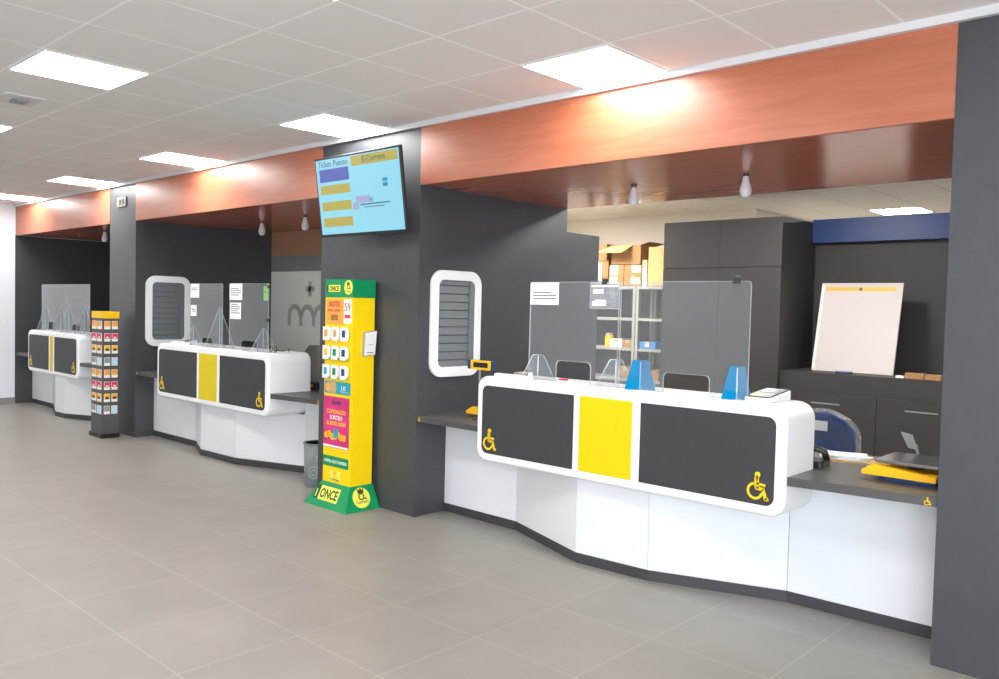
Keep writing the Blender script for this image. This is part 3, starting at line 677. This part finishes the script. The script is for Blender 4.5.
for r_, z0 in enumerate((1.275, 1.13, .985)):
    for c_ in range(3):
        x0 = -5.335+c_*.112
        cd = obj('scratch_card_pack', MB().prism(rr(x0, x0+.092, z0, z0+.105, .035, 4, (0, 1, 1, 0)), yk-.028, yk-.016, XZ), M['paper'], t)
        obj('printed_front', MB().box(x0+.02, x0+.058, yk-.030, yk-.028, z0+.03, z0+.082), M[cards[r_][c_]], cd)
        if r_: obj('pack_rim', MB().ring(rr(x0-.004, x0+.089, z0-.004, z0+.104, .033, 4, (0, 1, 1, 0)), rr(x0, x0+.085, z0, z0+.10, .03, 4, (0, 1, 1, 0)), yk-.026, yk-.018, XZ), M['kgreen'], cd)
        obj('hook', MB().tube([(x0+.04, yk, z0+.09), (x0+.04, yk-.034, z0+.093)], .002, 6), M['steel'], cd)
fl = kf('teal_flyer', -5.335, -5.01, .868, .962, M['teal'], t, yk)
kf('picture_block', -5.30, -5.19, .873, .957, M['card2'], fl, yk-.003, .001); obj('round_picture', MB().prism(disc(-5.29, .915, .032), yk-.0055, yk-.004, XZ), M['orange'], fl)
text('10', .05, M['paper'], fl, (-5.10, yk-.004, .90), (1, 0, 0), (0, 0, 1), wid=.05); kf('text_line', -5.14, -5.03, .885, .893, M['paper'], fl, yk-.003, .001)
pp = kf('pink_poster', -5.342, -5.02, .452, .845, M['pink'], t, yk, .004)
kf('footer_strip', -5.34, -5.022, .455, .47, M['paper'], pp, yk-.004, .001)
text('SUPER', .04, M['navy'], pp, (-5.18, yk-.005, .785), (1, 0, 0), (0, 0, 1), bold=.001, wid=.12)
for k, (s, wd, mm) in enumerate((('CUPONAZO', .24, 'amber'), ('SORTEO', .16, 'paper'), ('6.000.000', .24, 'amber'))):
    text(s, .045, M[mm], pp, (-5.18, yk-.005, .715-k*.045), (1, 0, 0), (0, 0, 1), bold=.0008, wid=wd)
m = MB()
for k in range(7): m.prism(disc(-5.30+k*.037, .545+.012*math.sin(k*2), .026, 10), yk-.0055, yk-.004, XZ)
obj('coin_picture', m, M['amber'], pp); kf('figure_picture', -5.21, -5.15, .53, .60, M['teal'], pp, yk-.0055, .001)
st = kf('green_strip', -5.345, -5.02, .305, .385, M['kgreen'], t, yk)
text('COMPRA AQUI TU NUMERO', .035, M['paper'], st, (-5.183, yk-.004, .333), (1, 0, 0), (0, 0, 1), wid=.29)
lg = kf('crest_label', -5.25, -5.12, .195, .275, M['paleyellow'], t, yk, .001)
crest(lg, (-5.185, yk-.0025, .24), (1, 0, 0), (0, 0, 1), .05, M['amber']); text('Correos', .026, M['navyink'], lg, (-5.185, yk-.0025, .20), (1, 0, 0), (0, 0, 1), wid=.11)
# sloping base labels
nf = Vector((0, ky0-.006-3.688, bz)).normalized()      # up the front slope
def on_front(x, s): return Vector((x, 3.688, 0))+nf*s+Vector((0, -.006, .002))
m = MB(); L = [on_front(-5.335, .06), on_front(-5.10, .06), on_front(-5.10, .155), on_front(-5.335, .155)]
def slab(m, pts, nrm, th):
    a = [m.bm.verts.new(p) for p in pts]; b = [m.bm.verts.new(Vector(p)+nrm*th) for p in pts]; n = len(pts); m._f(a); m._f(b)
    for k in range(n): m._f([a[k], a[(k+1) % n], b[(k+1) % n], b[k]])
    return m
nn = Vector((0, -1, (3.688-(ky0-.006))/bz*-1)).normalized(); nn = Vector((0, -nf.z, nf.y))
def front_rect(x0, x1, s0, s1, off): return [Vector((x, 3.688, 0))+nf*s+nn*off for x, s in ((x0, s0), (x1, s0), (x1, s1), (x0, s1))]
bl = obj('brand_label', slab(MB(), front_rect(-5.315, -5.075, .055, .165, .0005), nn, .002), M['paleyellow'], kb)
obj('figure_mark', slab(MB(), front_rect(-5.375, -5.318, .055, .165, .0005), nn, .002), M['darkgreen'], kb)
for x, s0, s1 in ((-5.35, .07, .13),): obj('figure', slab(MB(), front_rect(x-.006, x+.006, s0, s1, .0027), nn, .001), M['paleyellow'], kb)
text('ONCE', .10, M['darkgreen'], bl, Vector((-5.195, 3.688, 0))+nf*.075+nn*.003, (1, 0, 0), nf, bold=.003, wid=.215)
ns = Vector((kx1+.006+4.925, 0, bz)).normalized(); nr = Vector((ns.z, 0, -ns.x))
yc = 3.86
pc = Vector((-4.925, yc, 0))+ns*.10
m = slab(MB(), [pc+Vector((0, 1, 0))*.08*math.cos(a)+ns*.078*math.sin(a)+nr*.0005 for a in [2*PI*k/28 for k in range(28)]], nr, .002)
ds = obj('round_sticker', m, M['paleyellow'], kb)
crest(ds, pc+ns*.018+nr*.003, (0, 1, 0), ns, .075, M['navyink']); text('Correos', .035, M['navyink'], ds, pc-ns*.042+nr*.003, (0, 1, 0), ns, wid=.11)
# leaflet holder on the side
h = obj('leaflet_holder', MB().prism([(3.865, 1.165), (3.975, 1.175), (3.99, 1.36), (3.875, 1.35)], kx1, kx1+.028, YZ), M['acedge'], t)
obj('leaflet', MB().prism([(3.87, 1.17), (3.97, 1.18), (3.985, 1.352), (3.88, 1.342)], kx1+.028, kx1+.031, YZ), M['paper'], h)
obj('printed_line', MB().box(kx1+.031, kx1+.032, 3.90, 3.955, 1.25, 1.253).box(kx1+.031, kx1+.032, 3.89, 3.955, 1.19, 1.196), M['ink'], h)

# litter bin
bc = (-5.895, 4.12, 0)
t = thing('litter_bin', 'grey round litter bin with embossed letters on the floor behind the kiosk', 'bin', bc)
m = MB().lathe([(.108, 0), (.112, .005), (.124, .37), (.116, .37), (.105, .02)], bc, 32); obj('body', m, M['bin'], t, smooth=True)
obj('rim', MB().lathe([(.124, .362), (.129, .364), (.129, .372), (.117, .373), (.115, .362)], bc, 32), M['bin'], t, smooth=True)
obj('liner', MB().lathe([(.114, .29), (.114, .368), (.109, .368), (.109, .29)], bc, 24), M['black'], t)
def cyl_emboss(o_, i_, closed=False):
    return None
m = MB(); phi0 = math.radians(-52)
def cw(a, z, d):      # wrap a (metres round) and z on the bin wall
    r = .112+.012*z/.37+d; p = phi0+a/.118; return (bc[0]+r*math.cos(p), bc[1]+r*math.sin(p), z)
for cx in (-.04, .0, .04):
    o_ = [(cx+.022*math.cos(PI*j/8), .26+.022*math.sin(PI*j/8)) for j in range(9)]; i_ = [(cx+.012*math.cos(PI*j/8), .26+.012*math.sin(PI*j/8)) for j in range(9)]
    for j in range(8): m.prism([o_[j], o_[j+1], i_[j+1], i_[j]], .0005, .003, cw)
for cx in (-.057, -.02, .02, .057): m.prism([(cx-.005, .225), (cx+.005, .225), (cx+.005, .26), (cx-.005, .26)], .0005, .003, cw)
m.ring(disc(0, .13, .055, 24), disc(0, .13, .043, 24), .0005, .003, cw); m.ring(disc(0, .13, .03, 20), disc(0, .13, .018, 20), .0005, .003, cw)
obj('embossed_logo', m, M['binlogo'], t)

# card rack
rx0, rx1, ry0, ry1 = -9.74, -9.425, 3.72, 3.895
t = thing('gift_card_rack', 'slim dark four sided rack of small gift cards by the left pillar', 'display rack', ((rx0+rx1)/2, (ry0+ry1)/2, 0))
obj('base', MB().box(rx0-.015, rx1+.015, ry0-.02, ry1+.01, 0, .05), M['black'], t, bevel=.005)
obj('body', MB().box(rx0, rx1, ry0, ry1, .05, 1.405), mat('rack_grey_brown', rgb(82, 78, 76), .5), t)
hd = obj('header', MB().box(rx0-.002, rx1+.002, ry0-.002, ry1+.002, 1.335, 1.41), M['symbol'], t)
obj('header_print', MB().box(rx0+.06, rx1-.1, ry0-.004, ry0-.002, 1.345, 1.385).box(rx1+.002, rx1+.004, ry0+.07, ry1-.04, 1.355, 1.38), M['amber'], hd)
cols = ['orange', 'pinkred', 'amber', 'grey']*2
for r_ in range(8):
    z1 = 1.305-r_*.135; c = cols[r_]
    for face in (0, 1):
        for k in range(2):
            if face == 0:
                a0 = rx0+.025+k*.145; a1 = a0+.115; bx = lambda d0, d1, u0, u1, z0, zz: MB().box(a0+(a1-a0)*u0, a0+(a1-a0)*u1, ry0-d1, ry0-d0, z0, zz)
            else:
                a0 = ry0+.014+k*.081; a1 = a0+.064; bx = lambda d0, d1, u0, u1, z0, zz: MB().box(rx1+d0, rx1+d1, a0+(a1-a0)*u0, a0+(a1-a0)*u1, z0, zz)
            white = c == 'grey' and k == 1
            cd = obj('gift_card', bx(0, .006, 0, 1, z1-.092, z1), M['paper'], t)
            obj('card_colour', bx(.006, .0075, .04, .96, z1-(.088 if white else .062), z1-.004), mat('pale_blue_card', rgb(190, 224, 236), .5) if white else M[c], cd)
            if c == 'amber': obj('card_mark', bx(.0075, .0085, .2, .8, z1-.06, z1-.035), M['black'], cd)
            elif c == 'pinkred': obj('card_mark', bx(.0075, .0085, .3, .7, z1-.055, z1-.04), M['paper'], cd)
            elif c == 'orange': obj('card_mark', bx(.0075, .0085, .2, .8, z1-.06, z1-.045), M['amber'], cd)

# ================================================================= OFFICE BEHIND
# tall cabinet block
t = thing('tall_cabinet', 'tall charcoal cabinet with four flat doors in the office', 'cabinet', (-4.27, 8.3, 0))
obj('carcass', MB().box(-4.95, -3.585, 8.02, 8.84, 0, 2.545), M['dark2'], t)
for x0, x1 in ((-4.95, -4.269), (-4.266, -3.585)):
    for z0, z1 in ((.08, 2.036), (2.042, 2.543)): obj('door', MB().box(x0, x1, 8.0, 8.019, z0, z1), M['dark2'], t)
struct('wall_niche_back', MB().box(-3.585, -1.0, 8.84, 8.92, 0, 2.33), M['dark2'])
tag(obj('blue_beam', MB().box(-3.583, -1.0, 8.74, 8.92, 2.33, 2.575), M['blue']), 'deep blue beam above the dark niche of the office', 'beam')
t = thing('credenza', 'long low charcoal cupboard under the leaning white board', 'cabinet', (-2.3, 8.3, 0))
obj('carcass', MB().box(-3.583, -1.0, 8.05, 8.832, 0, 1.0), M['dark2'], t)
xs = [-3.583, -2.63, -1.85, -1.0]
for a_, b_ in zip(xs, xs[1:]):
    dr = obj('door', MB().box(a_+.003, b_-.003, 8.03, 8.05, .08, .80), M['dark2'], t)
    obj('slot_handle', MB().box((a_+b_)/2-.14, (a_+b_)/2+.14, 8.026, 8.03, .70, .712), M['grey'], dr)
# white board leaning
bx0, bx1 = -3.365, -2.58
t = thing('white_board', 'large white board with a gold band leaning on the low cupboard', 'board', (-2.94, 8.3, 1.0))
R_ = Matrix.Translation((0, 8.30, 1.006)) @ Matrix.Rotation(math.radians(-13), 4, 'X')
bd = obj('board', MB().box(bx0, bx1, 0, .02, 0, .91).xf(R_), mat('board_pale_grey', rgb(192, 184, 182), .7, .2), t)
obj('gold_band', MB().box(bx0+.05, bx1-.06, -.002, 0, .825, .868).xf(R_), mat('gold_print', rgb(214, 160, 60), .5), bd)
obj('crest', MB().prism(disc((bx0+bx1)/2, .846, .018, 14), -.003, -.002, XZ).xf(R_), M['navyink'], bd)
obj('side_border', MB().box(bx0+.004, bx0+.03, -.001, 0, .02, .89).xf(R_), M['trimwhite'], bd)
t = thing('marker_pen', 'navy marker lying in front of the leaning white board', 'marker', (-3.0, 8.2, 1.0)); 
obj('barrel', MB().tube([(-3.06, 8.14, 1.012), (-2.93, 8.14, 1.012)], .012, 8), M['navy'], t); obj('cap', MB().tube([(-2.93, 8.14, 1.012), (-2.90, 8.14, 1.012)], .013, 8), M['black'], t)
t = thing('cardboard_tray', 'small brown cardboard tray on the low cupboard at the right', 'box', (-2.25, 8.2, 1.0))
obj('tray', MB().box(-2.42, -2.26, 8.12, 8.22, 1.0, 1.05).box(-2.25, -2.12, 8.12, 8.22, 1.0, 1.045), M['card'], t); obj('label', MB().box(-2.50, -2.43, 8.12, 8.2, 1.0, 1.02), M['paper'], t)

# metal shelving with boxes
def rack(x0, x1, label):
    t = thing('metal_shelving', label, 'shelving', ((x0+x1)/2, 9.2, 0), 'grey metal shelving units')
    for z in (.28, .68, 1.08, 1.47, 1.88): obj('shelf', MB().box(x0, x1, 9.0, 9.45, z-.035, z), M['shelfgrey'], t)
    for x in (x0, x1-.04):
        for y in (8.995, 9.41): obj('upright', MB().box(x, x+.04, y, y+.04, 0, 1.885), M['shelfgrey'], t)
    obj('back_panel', MB().box(x0, x1, 9.455, 9.465, 0, 1.88), M['panel'], t)
rack(-7.1, -5.965, 'grey metal shelving unit seen left of the post, under the open box'); rack(-5.955, -5.0, 'grey metal shelving unit holding the blue box')
def cbox(x0, x1, z0, h_, label, y0=9.02, y1=9.38, mm='card', lab=None, openb=False):
    t = thing('cardboard_box', label, 'box', ((x0+x1)/2, (y0+y1)/2, z0), 'boxes on the metal shelving')
    z1 = z0+h_
    if openb:
        m = MB().box(x0, x1, y0, y1, z0, z0+.004).box(x0, x0+.004, y0, y1, z0, z1).box(x1-.004, x1, y0, y1, z0, z1).box(x0, x1, y0, y0+.004, z0, z1).box(x0, x1, y1-.004, y1, z0, z1)
        obj('carton', m, M[mm], t)
        m = slab(MB(), [Vector(p) for p in ((x0, y0, z1), (x1-.12, y0, z1), (x1-.17, y0-.19, z1-.11), (x0-.10, y0-.19, z1-.10))], Vector((0, 0, 1)), .004); obj('flap', m, M['card2'], t)
        m = slab(MB(), [Vector(p) for p in ((x1, y0, z1), (x1, y1, z1), (x1+.12, y1, z1+.03), (x1+.12, y0, z1+.03))], Vector((0, 0, 1)), .004); obj('flap', m, M[mm], t)
    else:
        obj('carton', MB().box(x0, x1, y0, y1, z0, z1), M[mm], t)
    obj('tape', MB().box((x0+x1)/2-.025, (x0+x1)/2+.025, y0-.001, y0, z1-h_*.35, z1), M['card2'], t)
    if lab: obj('white_label', MB().box(x0+(x1-x0)*lab[0], x0+(x1-x0)*lab[1], y0-.002, y0-.001, z0+h_*lab[2], z0+h_*lab[3]), M['paper'], t)
cbox(-6.78, -6.42, 1.887, .34, 'cardboard box at the far left of the shelving top', lab=(.3, .7, .2, .9)); cbox(-6.76, -6.45, 2.23, .21, 'cardboard box topmost at the left of the shelving', mm='card')
cbox(-6.40, -6.175, 1.887, .13, 'small labelled cardboard box under the open box, lower left', lab=(.05, .5, .1, .9)); cbox(-6.40, -6.175, 2.018, .14, 'small labelled cardboard box under the open box, upper left', lab=(.05, .6, .1, .95))
cbox(-6.165, -5.90, 1.887, .13, 'cardboard box under the open box, lower right', lab=(.4, .9, .2, .8)); cbox(-6.165, -5.90, 2.018, .14, 'cardboard box under the open box, upper right', lab=(.45, .95, .3, .9))
cbox(-6.38, -5.92, 2.162, .25, 'open cardboard box with raised flap on top of the pile', openb=True)
cbox(-5.80, -5.56, 1.887, .49, 'tall plain cardboard box at the right end of the shelving top', mm='card2')
cbox(-5.885, -5.825, 1.887, .33, 'narrow white carton between the piles on the shelving', mm='paper')
cbox(-6.36, -6.17, 1.081, .11, 'cream box on the shelf behind the left screen', mm='cream'); cbox(-6.165, -6.008, 1.081, .10, 'orange brown box on the shelf next to the cream box', mm='card')
cbox(-5.90, -5.66, 1.081, .09, 'blue box on the right metal shelf', mm='skyblue', lab=(.35, .6, .3, .7))
cbox(-6.22, -6.01, .681, .15, 'lower cardboard box on the left shelving', mm='card'); cbox(-5.90, -5.60, .681, .13, 'lower cardboard box on the right shelving', mm='card')
t = thing('storage_jar', 'small yellow jar with grey lid on the metal shelf', 'jar', (-6.46, 9.15, 1.081))
obj('jar', MB().lathe([(.06, 0), (.062, .13), (.05, .15)], (-6.46, 9.15, 1.081), 16), M['amber'], t); obj('lid', MB().lathe([(.054, .15), (.054, .18)], (-6.46, 9.15, 1.081), 16), M['shelfgrey'], t)
